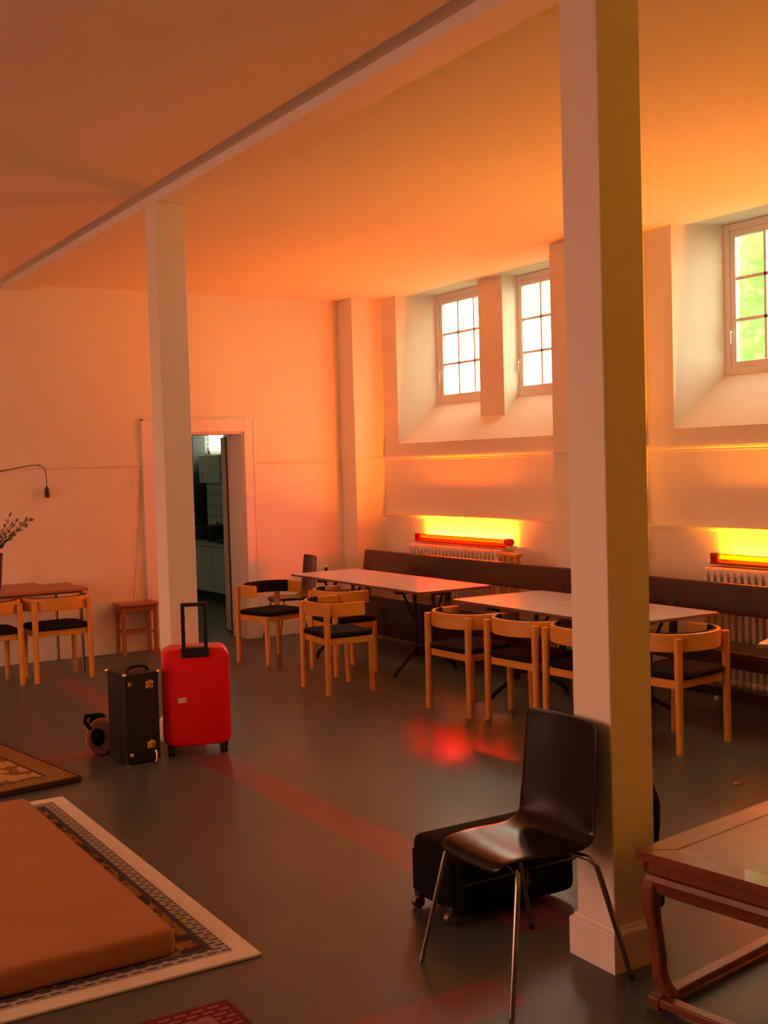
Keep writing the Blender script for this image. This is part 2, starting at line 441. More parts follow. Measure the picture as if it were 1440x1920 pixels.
hb.build('handle', 'black_metal', lf)

# window wall
b = B()
for k, c in enumerate(BAYS):
    y0, y1 = c-1.58, c+1.58
    b.box(XB, XO, y0, y1, 0, 1.916)
    b.prism([(XB, 1.916), (6.797, 2.300), (XO, 2.300), (XO, 1.916)], 'Y', c-1.3, c+1.3)
    b.prism([(XB, c+1.3), (6.797, c+1.155), (XO, c+1.155), (XO, y1), (XB, y1)], 'Z', 1.916, ZC)
    b.prism([(XB, c-1.3), (6.797, c-1.155), (XO, c-1.155), (XO, y0), (XB, y0)], 'Z', 1.916, ZC)
    b.box(6.634, XO, c-.187, c+.187, 2.05, ZC)
    yp0 = y0-(PITCH-3.16)
    b.box(XP, XO, max(yp0, YB), y0, 0, ZC)
b.box(XP, XO, BAYS[0]+1.58, YE, 0, ZC)
b.box(XB, XO, YB, BAYS[3]-1.58-(PITCH-3.16), 0, ZC)
structure(b.build('wall_right', 'paint'), 'window wall with deep splayed niches between piers', 'wall')
b = B()
for c in BAYS:
    y0, y1 = c-1.58, c+1.58
    b.prism([(XB, 1.748), (XB-.012, 1.75), (XB-.012, 1.764), (XB-.022, 1.77), (XB-.024, 1.786), (XB-.016, 1.792), (XB-.016, 1.798), (XB, 1.80)], 'Y', y0, y1)
    b.prism([(XP, 1.755), (XP-.012, 1.757), (XP-.014, 1.778), (XP, 1.782)], 'Y', y0-(PITCH-3.16), y0)
b.prism([(XP, 1.755), (XP-.012, 1.757), (XP-.014, 1.778), (XP, 1.782)], 'Y', BAYS[0]+1.58, YE-.02)
b.box(XP-.012, XB, BAYS[0]+1.566, BAYS[0]+1.58, 1.757, 1.78)
structure(b.build('trim_2', 'paint'), 'dado moulding below the window sills on the window wall', 'moulding')
for n, c in enumerate(BAYS):
    b = B()
    b.prism([(XB, 1.165), (XB-.03, 1.167), (XB-.036, 1.180), (XB-.054, 1.186), (XB-.056, 1.198), (XB-.02, 1.203), (XB, 1.206)], 'Y', c-1.58, c+1.58)
    structure(b.build('trim_%d' % (n+3), 'paint'), ['moulded ledge above the red tube lamp', 'moulded ledge above the amber tube lamp at right', 'moulded ledge in the bay beside the camera', 'moulded ledge in the bay behind the camera'][n], 'moulding')

def window(n, y0, y1, label):
    w = thing('window_%d' % n, label, 'window', (6.797, (y0+y1)/2, 2.300), kind='structure')
    hw, H = (y1-y0)/2, ZC-2.300-.002
    b = B()
    for a, c in ((-hw, -hw+.05), (hw-.05, hw)): b.box(0.0, .055, a, c, 0, H, .004, 1)
    b.box(0.0, .055, -hw+.05, hw-.05, 0, .05, .004, 1); b.box(0.0, .055, -hw+.05, hw-.05, H-.05, H, .004, 1)
    b.build('frame', 'woodwork', w)
    i0, i1, zb, zt = -hw+.05, hw-.05, .05, H-.05
    b = B()
    for a, c in ((i0, i0+.05), (i1-.05, i1)): b.box(.012, .05, a, c, zb, zt, .003, 1)
    b.box(.012, .05, i0+.05, i1-.05, zb, zb+.05, .003, 1); b.box(.012, .05, i0+.05, i1-.05, zt-.05, zt, .003, 1)
    gy0, gy1, gz0, gz1 = i0+.05, i1-.05, zb+.05, zt-.05
    for k in (1, 2):
        y = gy0+(gy1-gy0)*k/3; b.box(.02, .042, y-.011, y+.011, gz0, gz1)
        z = gz0+(gz1-gz0)*k/3; b.box(.02, .042, gy0, gy1, z-.011, z+.011)
    b.build('sash', 'woodwork', w)
    B().box(.030, .034, gy0, gy1, gz0, gz1).build('panes', 'rippled' if n < 5 else 'amber_filter', w)
    b = B(); b.cyl((.012, i1-.02, .32), (-.02, i1-.02, .32), .007); b.cyl((-.018, i1-.02, .325), (-.018, i1-.02, .23), .006)
    b.box(.004, .013, i1-.035, i1-.005, .28, .36)
    b.build('handle', 'white_plastic', w)
WL = ['left window above the red tube lamp', 'window between the wall mullion and the near column', 'green-lit window at the right edge of the picture']
n = 0
for k, c in enumerate(BAYS):
    for a, e in ((c+.15, c+1.155), (c-1.155, c-.15)):
        n += 1
        window(n, a, e, 'nine-pane white window: ' + WL[n-1] if n <= 3 else 'nine-pane white window out of the picture on the window wall, number %d along' % n)

# left and back walls (behind and beside the camera) with tall windows to the left
b = B()
ys = [YB-.25]
for y in LEFT_WIN_Y: ys += [y-.9, y+.9]
ys.append(YE+.36)
for i in range(0, len(ys), 2): b.box(XL-.25, XL, ys[i], ys[i+1], 0, ZC)
for y in LEFT_WIN_Y: b.box(XL-.25, XL, y-.9, y+.9, 0, .7); b.box(XL-.25, XL, y-.9, y+.9, 3.0, ZC)
structure(b.build('wall_left', 'paint'), 'left wall with two tall windows', 'wall')
structure(B().box(XL, XO, YB-.25, YB, 0, ZC).build('wall_back', 'paint'), 'back wall behind the camera', 'wall')
for i, y in enumerate(LEFT_WIN_Y):
    w = thing('window_%d' % (n+1+i), 'tall two-light window in the left wall, number %d from the back' % (i+1), 'window', (XL-.12, y, .7), kind='structure')
    b = B()
    for a, c in ((-.9, -.84), (.84, .9), (-.025, .025)): b.box(-.03, .03, a, c, .06, 2.24)
    b.box(-.03, .03, -.9, .9, 0, .06); b.box(-.03, .03, -.9, .9, 2.24, 2.3)
    b.build('frame', 'woodwork', w)
    B().box(-.004, 0, -.84, .84, .06, 2.24).build('panes', 'rose_filter', w)

# ------------------------------------------------------------------ the kitchen behind the doorway
KX0, KX1 = 3.2, 6.55
structure(B().box(KX0-.2, KX1+.31, YE+.36, YK, -.12, 0).build('floor_kitchen', 'kitchen_floor'), 'dull kitchen floor seen through the doorway', 'floor')
structure(B().box(KX0-.2, KX1+.31, YE+.36, YK, 2.75, 2.9).build('ceiling_kitchen', 'ceiling'), 'kitchen ceiling', 'ceiling')
KW0, KW1, KZ0, KZ1 = 14.98, 15.75, 1.92, 2.62
b = B()
b.box(KX1, KX1+.31, YE+.36, KW0, 0, 2.75); b.box(KX1, KX1+.31, KW1, YK, 0, 2.75)
b.box(KX1, KX1+.31, KW0, KW1, 0, KZ0); b.box(KX1, KX1+.31, KW0, KW1, KZ1, 2.75)
structure(b.build('wall_kitchen_right', 'tiles'), 'white tiled kitchen wall above the worktop', 'wall')
structure(B().box(KX0-.2, KX0, YE+.36, YK, 0, 2.75).build('wall_kitchen_left', 'paint'), 'left kitchen wall', 'wall')
structure(B().box(KX0, KX1+.31, YK, YK+.2, 0, 2.75).build('wall_kitchen_far', 'tiles'), 'far tiled kitchen wall', 'wall')
w = thing('window_20', 'small bright kitchen window with a slatted blind', 'window', (KX1+.12, (KW0+KW1)/2, KZ0), kind='structure')
hw = (KW1-KW0)/2; b = B()
b.box(-.02, .02, -hw, -hw+.05, 0, KZ1-KZ0); b.box(-.02, .02, hw-.05, hw, 0, KZ1-KZ0); b.box(-.02, .02, -hw, hw, 0, .05); b.box(-.02, .02, -hw, hw, KZ1-KZ0-.05, KZ1-KZ0)
b.build('frame', 'woodwork', w)
B().box(.0, .004, -hw+.05, hw-.05, .05, KZ1-KZ0-.05).build('panes', 'glass', w)
b = B()
for i in range(9):
    z = .10+i*.065
    b.prism([(-.07, z), (-.045, z+.022), (-.043, z+.02), (-.068, z-.002)], 'Y', -hw+.03, hw-.03)
b.build('blind', 'white_plastic', w)

c = thing('base_cabinet', 'pale kitchen base units with dark toe kick seen through the doorway', 'kitchen cabinet', (5.95, 13.0, 0))
B().box(.03, .58, 0, 3.8, .12, .715).build('carcass', 'cabinet', c)
B().box(.08, .58, 0, 3.8, 0, .12).build('toe_kick', 'dark_rubber', c)
for i in range(7):
    dd = B().box(0.008, .03, .006+i*.54, .534+i*.54, .125, .70, .004, 1).build('door', 'cabinet', c)
    B().cyl((-.008, .30+i*.54, .655), (-.008, .40+i*.54, .655), .005).build('handle', 'chrome', dd)
c = thing('worktop', 'grey metal worktop on the kitchen base units', 'worktop', (5.95, 13.0, .716))
B().box(-.02, .59, -.01, 3.8, 0, .035, .004, 1).build('slab', 'worktop', c)
B().box(.575, .595, -.01, 3.8, .035, .10).build('upstand', 'worktop', c)
tag(B().box(6.02, 6.42, 13.55, 14.1, .752, .80, .01, 2).build('hob', 'black_metal'), 'black hob plate lying on the kitchen worktop', 'hob')
def pot(y, r, h, label):
    p = thing('cooking_pot', label, 'pot', (6.22, y, .752))
    b = B(); b.lathe([(r*.96, 0), (r, .01), (r, h), (r*1.03, h+.003), (r*1.03, h+.01), (r*.6, h+.025), (.015, h+.03)], 20)
    b.build('body', 'dark_rubber', p, True)
    b = B(); b.tube([(-.02, -r, h*.7), (-.02, -r-.035, h*.75), (.02, -r-.035, h*.75), (.02, -r, h*.7)], .006); b.build('handle', 'black_metal', p)
    B().ball((0, 0, h+.042), .016).build('knob', 'black_metal', p)
pot(14.5, .13, .20, 'dark cooking pot on the worktop, nearer the kitchen window')
pot(15.1, .12, .15, 'low dark pot further along the worktop')
c = thing('wall_cupboard', 'white cupboard hung on the kitchen tiles under the window', 'cupboard', (6.36, 14.95, 1.52))
B().box(-.0, .185, -.30, .42, 0, .38, .006, 1).build('carcass', 'cabinet', c)
dd = B().box(-.02, 0, -.30, .42, .005, .375, .004, 1).build('door', 'cabinet', c)
B().cyl((-.03, .3, .05), (-.03, .3, .13), .005).build('handle', 'chrome', dd)
b = B(); b.tube([(6.47+.0*i, 16.1+.19*math.sin(i/20*2*math.pi), 1.92+.24*math.cos(i/20*2*math.pi)) for i in range(20)], .022, 8, True)
b.box(6.47, 6.55, 16.08, 16.12, 2.13, 2.17)
tag(b.build('hose', 'dark_rubber', None, True), 'coiled dark hose hanging on the kitchen tiles', 'hose')
tag(B().box(6.36, 6.55, 15.62, 15.78, .83, 2.75).build('duct', 'dark_rubber'), 'dark vertical duct on the kitchen wall left of the window', 'duct')

# ------------------------------------------------------------------ bench along the window wall
bn = thing('bench', 'long dark stained wooden bench with plank back along the window wall', 'bench', (0, 0, 0))
BY0, BY1 = 4.35, 10.30
b = B()
prof = [(5.985, .655), (6.005, .652), (6.040, .845), (6.036, .856), (6.022, .858), (6.012, .85)]
b.prism(prof, 'Y', BY0, BY1, .004, 1); b.build('backrest', 'bench', bn)
B().box(5.68, 6.02, BY0, BY1, .435, .472, .008, 2).build('seat', 'bench', bn)
B().box(5.71, 5.73, BY0+.05, BY1-.05, .36, .435).build('apron', 'bench', bn)
B().box(5.955, 5.975, 7.5, BY1-.1, .03, .434).build('shade_panel', 'bench', bn)  # panel added to darken the space under the far half of the bench
for y in (BY0+.08, 6.0, 7.2, 8.8, BY1-.08):
    b = B(); b.prism([(5.70, 0), (5.77, 0), (5.77, .40), (5.97, .40), (5.96, 0), (6.02, 0), (6.005, .435), (6.036, .84), (6.02, .845), (5.98, .66), (5.965, .435), (5.70, .435)], 'Y', y-.02, y+.02)
    b.build('leg', 'bench', bn)
B().box(5.95, 5.98, BY0+.1, BY1-.1, .10, .16, .004, 1).build('stretcher', 'bench', bn)

# ------------------------------------------------------------------ radiators, tube lamps, pipes
def radiator(c, label):
    y1, y0 = c+.86, c-.59
    r = thing('radiator', label, 'radiator', (6.28, (y0+y1)/2, 0), group='cream ribbed radiators under the windows')
    hw = (y1-y0)/2; n = 24; st = 2*hw/n
    b = B()
    for i in range(n):
        y = -hw+st*(i+.5)
        for x in (-.055, .055):
            b.box(x-.022, x+.022, y-.018, y+.018, .14, .90, .012, 2)
        b.box(-.08, .08, y-.026, y+.026, .86, .93, .016, 2); b.box(-.08, .08, y-.026, y+.026, .11, .17, .016, 2)
    b.build('body', 'radiator', r, True)
    for y in (-hw+.1, hw-.1): B().box(-.06, .06, y-.02, y+.02, 0, .12).build('foot', 'radiator', r)
    b = B(); b.tube([(0, -hw, .15), (0, -hw-.06, .15), (0, -hw-.075, .13), (0, -hw-.075, 0)], .013)
    vp = b.build('pipe', 'radiator', r, True)
    B().cyl((-.03, -hw-.05, .15), (-.09, -hw-.05, .15), .022, .018).build('valve', 'white_plastic', vp)
RL = ['cream ribbed radiator under the red tube lamp, behind the bench', 'cream ribbed radiator under the amber tube lamp at the right edge', 'cream ribbed radiator beside the camera', 'cream ribbed radiator behind the camera']
def tube_lamp(k, c, label):
    y1, y0 = c+.86, c-.65
    t = thing('tube_lamp', label, 'lamp', (6.333, (y0+y1)/2, .945))
    hw = (y1-y0)/2
    film, cap = ('red_gel', 'red_cap') if k == 0 else ('amber_gel', 'tray_wood')
    B().box(-.055, .055, -hw, hw, 0, .016, .003, 1).build('tray', 'white_plastic' if k == 0 else 'tray_wood', t)
    B().box(-.060, -.056, -hw+.02, hw-.02, .002, .078).build('filter_film', film, t)
    for s in (-1, 1):
        B().cyl((-.01, s*hw, .048), (-.01, s*(hw-.07), .048), .034, .034, 20).build('end_cap', cap, t, True)
    b = B(); b.cyl((-.01, -hw+.07, .05), (-.01, hw-.07, .05), .014, .014, 12)
    b.build('tube', 'tube%d' % k, t)
TL = ['glowing tube lamp with red film lying on the radiator below the left windows', 'glowing amber tube lamp in an orange tray at the right edge', 'yellow tube lamp on the radiator beside the camera', 'yellow tube lamp on the radiator behind the camera']
PL = ['under the left windows', 'under the window at the right edge', 'beside the camera', 'behind the camera']
for k, c in enumerate(BAYS):
    radiator(c, RL[k]); tube_lamp(k, c, TL[k])
    for z, nm in ((.07, 'lower'), (.20, 'upper')):
        p = thing('heating_pipe', '%s heating pipe along the foot of the wall %s' % (nm, PL[k]), 'pipe', (6.383, c, z))
        B().cyl((0, -1.57, 0), (0, 1.57, 0), .02).build('run', 'radiator', p, True)
        for y in (-1.2, 1.2): B().box(-.012, .024, y-.012, y+.012, -.012, .012).build('clip', 'radiator', p)
# small wooden bracket standing at the right end of the red lamp
br = thing('wooden_stand', 'small wooden frame stand behind the bench, right of the red lamp', 'stand', (6.12, 8.02, 0))
for y in (-.09, .09): B().box(-.02, .02, y-.016, y+.016, 0, .90, .003, 1).build('post', 'beech', br)
B().box(-.035, .035, -.125, .125, .90, .925, .004, 1).build('top', 'beech', br)
B().box(-.012, .012, -.08, .08, .78, .81).build('rail', 'beech', br)

# ------------------------------------------------------------------ dining tables
def dining_table(label, x0, x1, y0, y1, legs, z=.73, rot=0, group='laminate tables along the bench'):
    cx, cy = (x0+x1)/2, (y0+y1)/2; hx, hy = (x1-x0)/2, (y1-y0)/2
    t = thing('dining_table', label, 'table', (cx, cy, 0), rot, group)
    b = B(); rslab(b, 2*hx, 2*hy, .02, z-.022, z, .003); b.build('tabletop', 'laminate', t)
    b = B(); b.box(-hx-.002, hx+.002, -hy-.002, -hy+.0005, z-.021, z-.004); b.box(-hx-.002, hx+.002, hy-.0005, hy+.002, z-.021, z-.004)
    b.box(-hx-.002, -hx+.0005, -hy, hy, z-.021, z-.004); b.box(hx-.0005, hx+.002, -hy, hy, z-.021, z-.004)
    b.build('edge_band', 'table_edge', t)
    b = B(); b.box(-.04, .04, -hy+.18, hy-.18, z-.062, z-.023)
    for y in legs: b.box(-hx+.08, hx-.08, y-.03, y+.03, z-.06, z-.023)
    b.build('underframe', 'black_metal', t)
    for y in legs:
        g = B()
        for s in (-1, 1):
            g.cyl((s*.09, y, .16), (s*.09, y, z-.06), .017, .017, 12)
            g.tube([(s*.09, y, .24), (s*.11, y, .20), (s*.16, y, .155), (s*(hx-.12), y, .09), (s*(hx-.06), y, .045), (s*(hx-.04), y, 0)], .016, 10)
            g.cyl((s*.09, y, z-.3), (s*(hx-.14), y, z-.05), .011, .011, 10)
        g.box(-.09, .09, y-.015, y+.015, .20, .24)
        g.build('leg', 'black_metal', t, True)
    return t
dining_table('pinkish laminate table at the far end of the bench', 4.875, 5.56, 7.55, 9.70, (-.62, .70))
dining_table('laminate table along the bench, half hidden by the near column', 4.80, 5.61, 5.22, 6.985, (-.55, .55))
# table cut by the right edge: its far left corner shows
rot = R(-26)
ca, sa = math.cos(rot), math.sin(rot)
hx, hy = .36, .6
cx = 4.80 + (hx*ca + hy*sa) ; cy = 4.21 + (hx*sa - hy*ca)
rot4 = R(26)
ux, uy = Vector((math.cos(rot4), math.sin(rot4))), Vector((-math.sin(rot4), math.cos(rot4)))
cc = Vector((4.80, 4.21)) + ux*hx - uy*hy
dining_table('lamp-lit table whose corner enters at the right edge', cc.x-hx, cc.x+hx, cc.y-hy, cc.y+hy, (-.3, .2), .73, rot4)

# ------------------------------------------------------------------ armchairs
def armchair():
    t = thing('armchair', '', 'chair', group='light wood armchairs with black seats')
    b = B(); rslab(b, .47, .43, .09, .425, .462, .014, 0, .0, 8, 3); b.build('seat_cushion', 'black_fabric', t, True)
    b = B()
    b.box(-.205, .205, .165, .187, .372, .424, .004, 1); b.box(-.205, .205, -.187, -.165, .372, .424, .004, 1)
    b.box(-.225, -.203, -.17, .17, .372, .424, .004, 1); b.box(.203, .225, -.17, .17, .372, .424, .004, 1)
    b.build('seat_frame', 'beech', t)
    # bent back band: arms run forward from a rounded back
    path = [(-.262, .10), (-.265, .03)]
    for i in range(17):
        a = R(180 + 180*i/16); path.append((.265*math.cos(a), -.03 + .205*math.sin(a)))
    path += [(.265, .03), (.262, .10)]
    def band(off, th, z0, z1, name, m, i0=0, i1=None):
        pts = path[i0:i1]; fr = []
        for i, p in enumerate(pts):
            a = Vector(pts[max(i-1, 0)]); c = Vector(pts[min(i+1, len(pts)-1)]); tt = (c-a).normalized()
            nrm = Vector((tt.y, -tt.x))       # outwards
            o = Vector(p) + nrm*off
            fr.append(((o.x, o.y, 0), (nrm.x, nrm.y, 0), (0, 0, 1)))
        e = .005
        pr = [(-th/2, z0+e), (-th/2+e, z0), (th/2-e, z0), (th/2, z0+e), (th/2, z1-e), (th/2-e, z1), (-th/2+e, z1), (-th/2, z1-e)]
        bb = B(); bb.sweep(fr, pr); return bb.build(name, m, t, True)
    band(0, .024, .585, .690, 'backrest', 'beech_band')
    band(-.021, .018, .592, .694, 'back_pad', 'black_fabric', 3, -3)
    for s in (-1, 1):
        B().cyl((s*.232, -.196, 0), (s*.229, -.192, .668), .021, .025, 16).build('leg', 'beech', t, True)
        B().cyl((s*.212, .178, 0), (s*.212, .172, .424), .020, .023, 16).build('leg', 'beech', t, True)
    return t
chair0 = armchair()
def place_chair(rear_a, rear_b, label, first=[True]):
    """rear_a/rear_b: floor points of the two rear posts, seen from behind left to right"""
    a, b_ = Vector(rear_a), Vector(rear_b); m = (a+b_)/2; x = (b_-a).normalized(); y = Vector((-x.y, x.x))
    o = m + y*.194; rz = math.atan2(x.y, x.x)
    if first[0]:
        first[0] = False; chair0.location = (o.x, o.y, 0); chair0.rotation_euler = (0, 0, rz); chair0['label'] = label; return
    dup(chair0, (o.x, o.y, 0), rz, label)
place_chair((2.553, 9.69), (2.95, 9.705), 'armchair tucked under the right end of the table at the far wall')
place_chair((1.95, 9.69), (2.40, 9.70), 'armchair at the left picture edge, under the table with the plant')
place_chair((4.697, 9.683), (4.292, 9.578), 'armchair beside the kitchen doorway, its open front turned to the camera')
place_chair((4.181, 8.154), (4.148, 7.695), 'front one of the two armchairs seen from behind at the far table')
place_chair((4.600, 8.80), (4.575, 8.35), 'armchair tucked behind another at the far table')
place_chair((4.51, 6.88), (4.529, 6.425), 'farthest of three armchairs lined up at the table behind the near column')
place_chair((4.605, 6.30), (4.640, 5.86), 'middle one of three armchairs lined up left of the near column')
place_chair((4.65, 5.755), (4.67, 5.305), 'armchair partly hidden behind the near column, above the black shell chair')
place_chair((4.908, 4.876), (5.354, 4.937), 'armchair right of the near column at the head of the table')

# ------------------------------------------------------------------ table at the far wall with plant
t = thing('side_table', 'narrow brown-topped table against the far wall at the left picture edge', 'table', (2.21, 10.30, 0))
b = B(); rslab(b, 1.64, .86, .012, .712, .735, .003); b.build('tabletop', 'stool', t)
B().box(-.78, .78, -.39, -.37, .696, .7115).build('apron', 'table_edge', t)
for x in (-.77, .77):
    for y in (-.37, .39): B().cyl((x, y, 0), (x, y, .712), .014, .014, 12).build('leg', 'chrome', t, True)
p = thing('potted_plant', 'spiky grey-green plant in a violet pot at the left picture edge', 'plant', (2.325, 10.22, .736))
B().lathe([(.055, 0), (.062, .01), (.086, .30), (.09, .315), (.082, .315), (.076, .29), (.01, .29)], 28).build('pot', 'pot', p, True)
B().lathe([(.074, .285), (.076, .292), (.02, .298)], 20).build('soil', 'soil', p)
for i in range(16):
    b = B(); a = 2*math.pi*i/16 + random.uniform(-.15, .15); ln = random.uniform(.30, .42); tilt = random.uniform(.25, .85)
    if i in (0, 1): a, ln, tilt = (-.45 if i == 0 else -.75), .42, .78
    if i == 2: a, ln, tilt = .3, .36, .45
    pts = []
    for j in range(8):
        s_ = j/7; r_ = .02 + math.sin(tilt)*ln*s_*(.6+.4*s_); z = .29 + math.cos(tilt)*ln*s_
        pts.append((r_*math.cos(a), r_*math.sin(a), z))
    b.tube(pts, [.004*(1-.6*j/7) for j in range(8)], 5)
    for j in range(2, 8):
        for q in range(5):
            c = Vector(pts[j]) + Vector((random.uniform(-.01, .01), random.uniform(-.01, .01), random.uniform(-.015, .015)))
            dr = (Vector(pts[j]) - Vector(pts[j-1])).normalized(); sd = Vector((random.uniform(-1, 1), random.uniform(-1, 1), random.uniform(-.3, .3)))
            tip = c + dr*.035 + sd*.022; sx = dr.cross(sd).normalized()*.004
            b.bm.faces.new([b.bm.verts.new(v) for v in (c-sx, (c+tip)/2-sx*1.6, tip, (c+tip)/2+sx*1.6)])
    b.build('frond', 'leaf', p)
tag(B().box(2.78, 3.00, 10.46, 10.66, .736, .748, .001, 1).build('magazine', 'paper'), 'pale magazine lying on the table at the far wall', 'magazine')

# stool against the far wall
s = thing('stool', 'small brown wooden stool against the far wall, left of the doorway', 'stool', (3.71, 10.635, 0))
b = B(); b.box(-.19, .19, -.125, .125, .46, .488, .004, 1); b.build('seat', 'stool', s)
for x in (-.155, .155):
    for y in (-.09, .09): B().box(x-.016, x+.016, y-.016, y+.016, 0, .46, .002, 1).build('leg', 'stool', s)
for y in (-.09, .09): B().box(-.14, .14, y-.009, y+.009, .20, .225).build('stretcher', 'stool', s)
for x in (-.155, .155): B().box(x-.009, x+.009, -.08, .08, .40, .455).build('rail', 'stool', s)
for y in (-.0925, .0925): B().box(-.14, .14, y-.007, y+.007, .42, .46).build('apron', 'stool', s)

# hanging bulb, cables, switch, socket
l = thing('hanging_bulb', 'bare bulb in a black holder hanging on the far wall', 'lamp', (2.95, 10.74, 1.40))
b = B(); b.tube([(-1.0, .0, .30), (-.60, .02, .325), (-.40, .03, .345), (-.26, .03, .37), (-.115, .03, .394), (-.04, .03, .388), (-.006, .025, .36), (0, .005, .30), (0, 0, .19)], .004, 6)
b.build('cord', 'dark_rubber', l, True)
B().lathe([(.006, .20), (.012, .19), (.022, .165), (.024, .11), (.02, .095)], 16).build('holder', 'black_plastic', l, True)
B().lathe([(.012, .10), (.016, .085), (.030, .05), (.032, .035), (.024, .012), (.006, .002)], 18).build('bulb', 'glass', l, True)
b = B(); b.cyl((-.05, .05, .40), (-.05, .025, .40), .004); tag(b.build('wall_hook', 'black_metal', None, False, (2.95, 10.74, 1.40)), 'small hook on the far wall carrying the bulb cord', 'hook')
tag(B().tube([(3.855, 10.785, 1.73), (3.85, 10.78, 1.55), (3.83, 10.78, 1.3), (3.79, 10.78, .95), (3.76, 10.78, .70), (3.74, 10.775, .50)], .0022, 6).build('wall_cable', 'stool', None, True), 'thin cable running down the far wall left of the doorway', 'cable')
sw = thing('light_switch', 'small light switch on the far wall left of the doorway', 'switch', (3.79, 10.79, 1.60))
B().box(-.035, .035, -.012, 0, -.04, .04, .004, 1).build('plate', 'white_plastic', sw); B().box(-.015, .015, -.018, -.012, -.02, .02).build('rocker', 'white_plastic', sw)
so = thing('wall_socket', 'wall socket on the far wall right of the black chair', 'socket', (5.82, 10.79, .64))
B().box(-.04, .04, -.014, 0, -.04, .04, .005, 1).build('plate', 'white_plastic', so); B().cyl((0, -.016, 0), (0, -.012, 0), .02, .02).build('insert', 'dark_rubber', so)

# ------------------------------------------------------------------ dark shell chairs
def shell_chair(label, loc, rotz):
    """faces local +y; origin on the floor under the middle of the feet"""
    t = thing('shell_chair', label, 'chair', loc, rotz, 'dark plywood shell chairs')
    # profile (y,z) from the front lip to the top of the back; half widths
    P = [(.205, .405, .150), (.20, .428, .168), (.175, .443, .176), (.08, .446, .186), (-.02, .438, .196), (-.09, .434, .202), (-.135, .445, .204), (-.165, .475, .203), (-.182, .52, .200), (-.19, .57, .196), (-.20, .68, .194), (-.212, .80, .190), (-.215, .835, .184), (-.2155, .843, .172)]
    nx = 9; rows = []
    b = B()
    for (y, z, hw) in P:
        row = []
        for i in range(nx):
            u = -1 + 2*i/(nx-1); dz = 0; dy = 0
            if z < .46: dz = .006*u*u
            if z > .5: dy = .020*u*u
            row.append(b.bm.verts.new((u*hw, y+dy, z+dz)))
        rows.append(row)
    for i in range(len(rows)-1):
        for j in range(nx-1): b.bm.faces.new((rows[i][j], rows[i][j+1], rows[i+1][j+1], rows[i+1][j]))
    o = b.build('shell', 'shell', t, True)
    for p_ in o.data.polygons: p_.use_smooth = True
    sd = o.modifiers.new('solid', 'SOLIDIFY'); sd.thickness = .011; sd.offset = 0
    ss = o.modifiers.new('subd', 'SUBSURF'); ss.levels = 2; ss.render_levels = 2
    for s in (-1, 1):
        g = B(); g.tube([(s*.05, .13, .425), (s*.15, .14, .425), (s*.185, .147, .412), (s*.2, .16, .38), (s*.253, .235, .012), (s*.254, .237, 0)], .0095, 12)
        g.build('leg', 'chrome', t, True)
        g = B(); g.tube([(s*.05, -.10, .415), (s*.15, -.12, .415), (s*.195, -.135, .412), (s*.22, -.15, .39), (s*.262, -.252, .012), (s*.263, -.254, 0)], .0095, 12)
        lg = g.build('leg', 'chrome', t, True)
        B().cyl((s*.263, -.254, 0), (s*.2605, -.248, .022), .012, .0115, 12).build('foot_cap', 'black_plastic', lg)
    B().box(-.06, .06, -.12, .14, .414, .430, .004, 1).build('mount', 'black_metal', t)
    return t
shell_chair('dark plywood shell chair on chrome legs in front, backed against the near column', (2.386, 3.122, 0), R(90))
shell_chair('dark shell chair standing at the far wall corner behind the far table', (5.17, 10.28, 0), R(82))

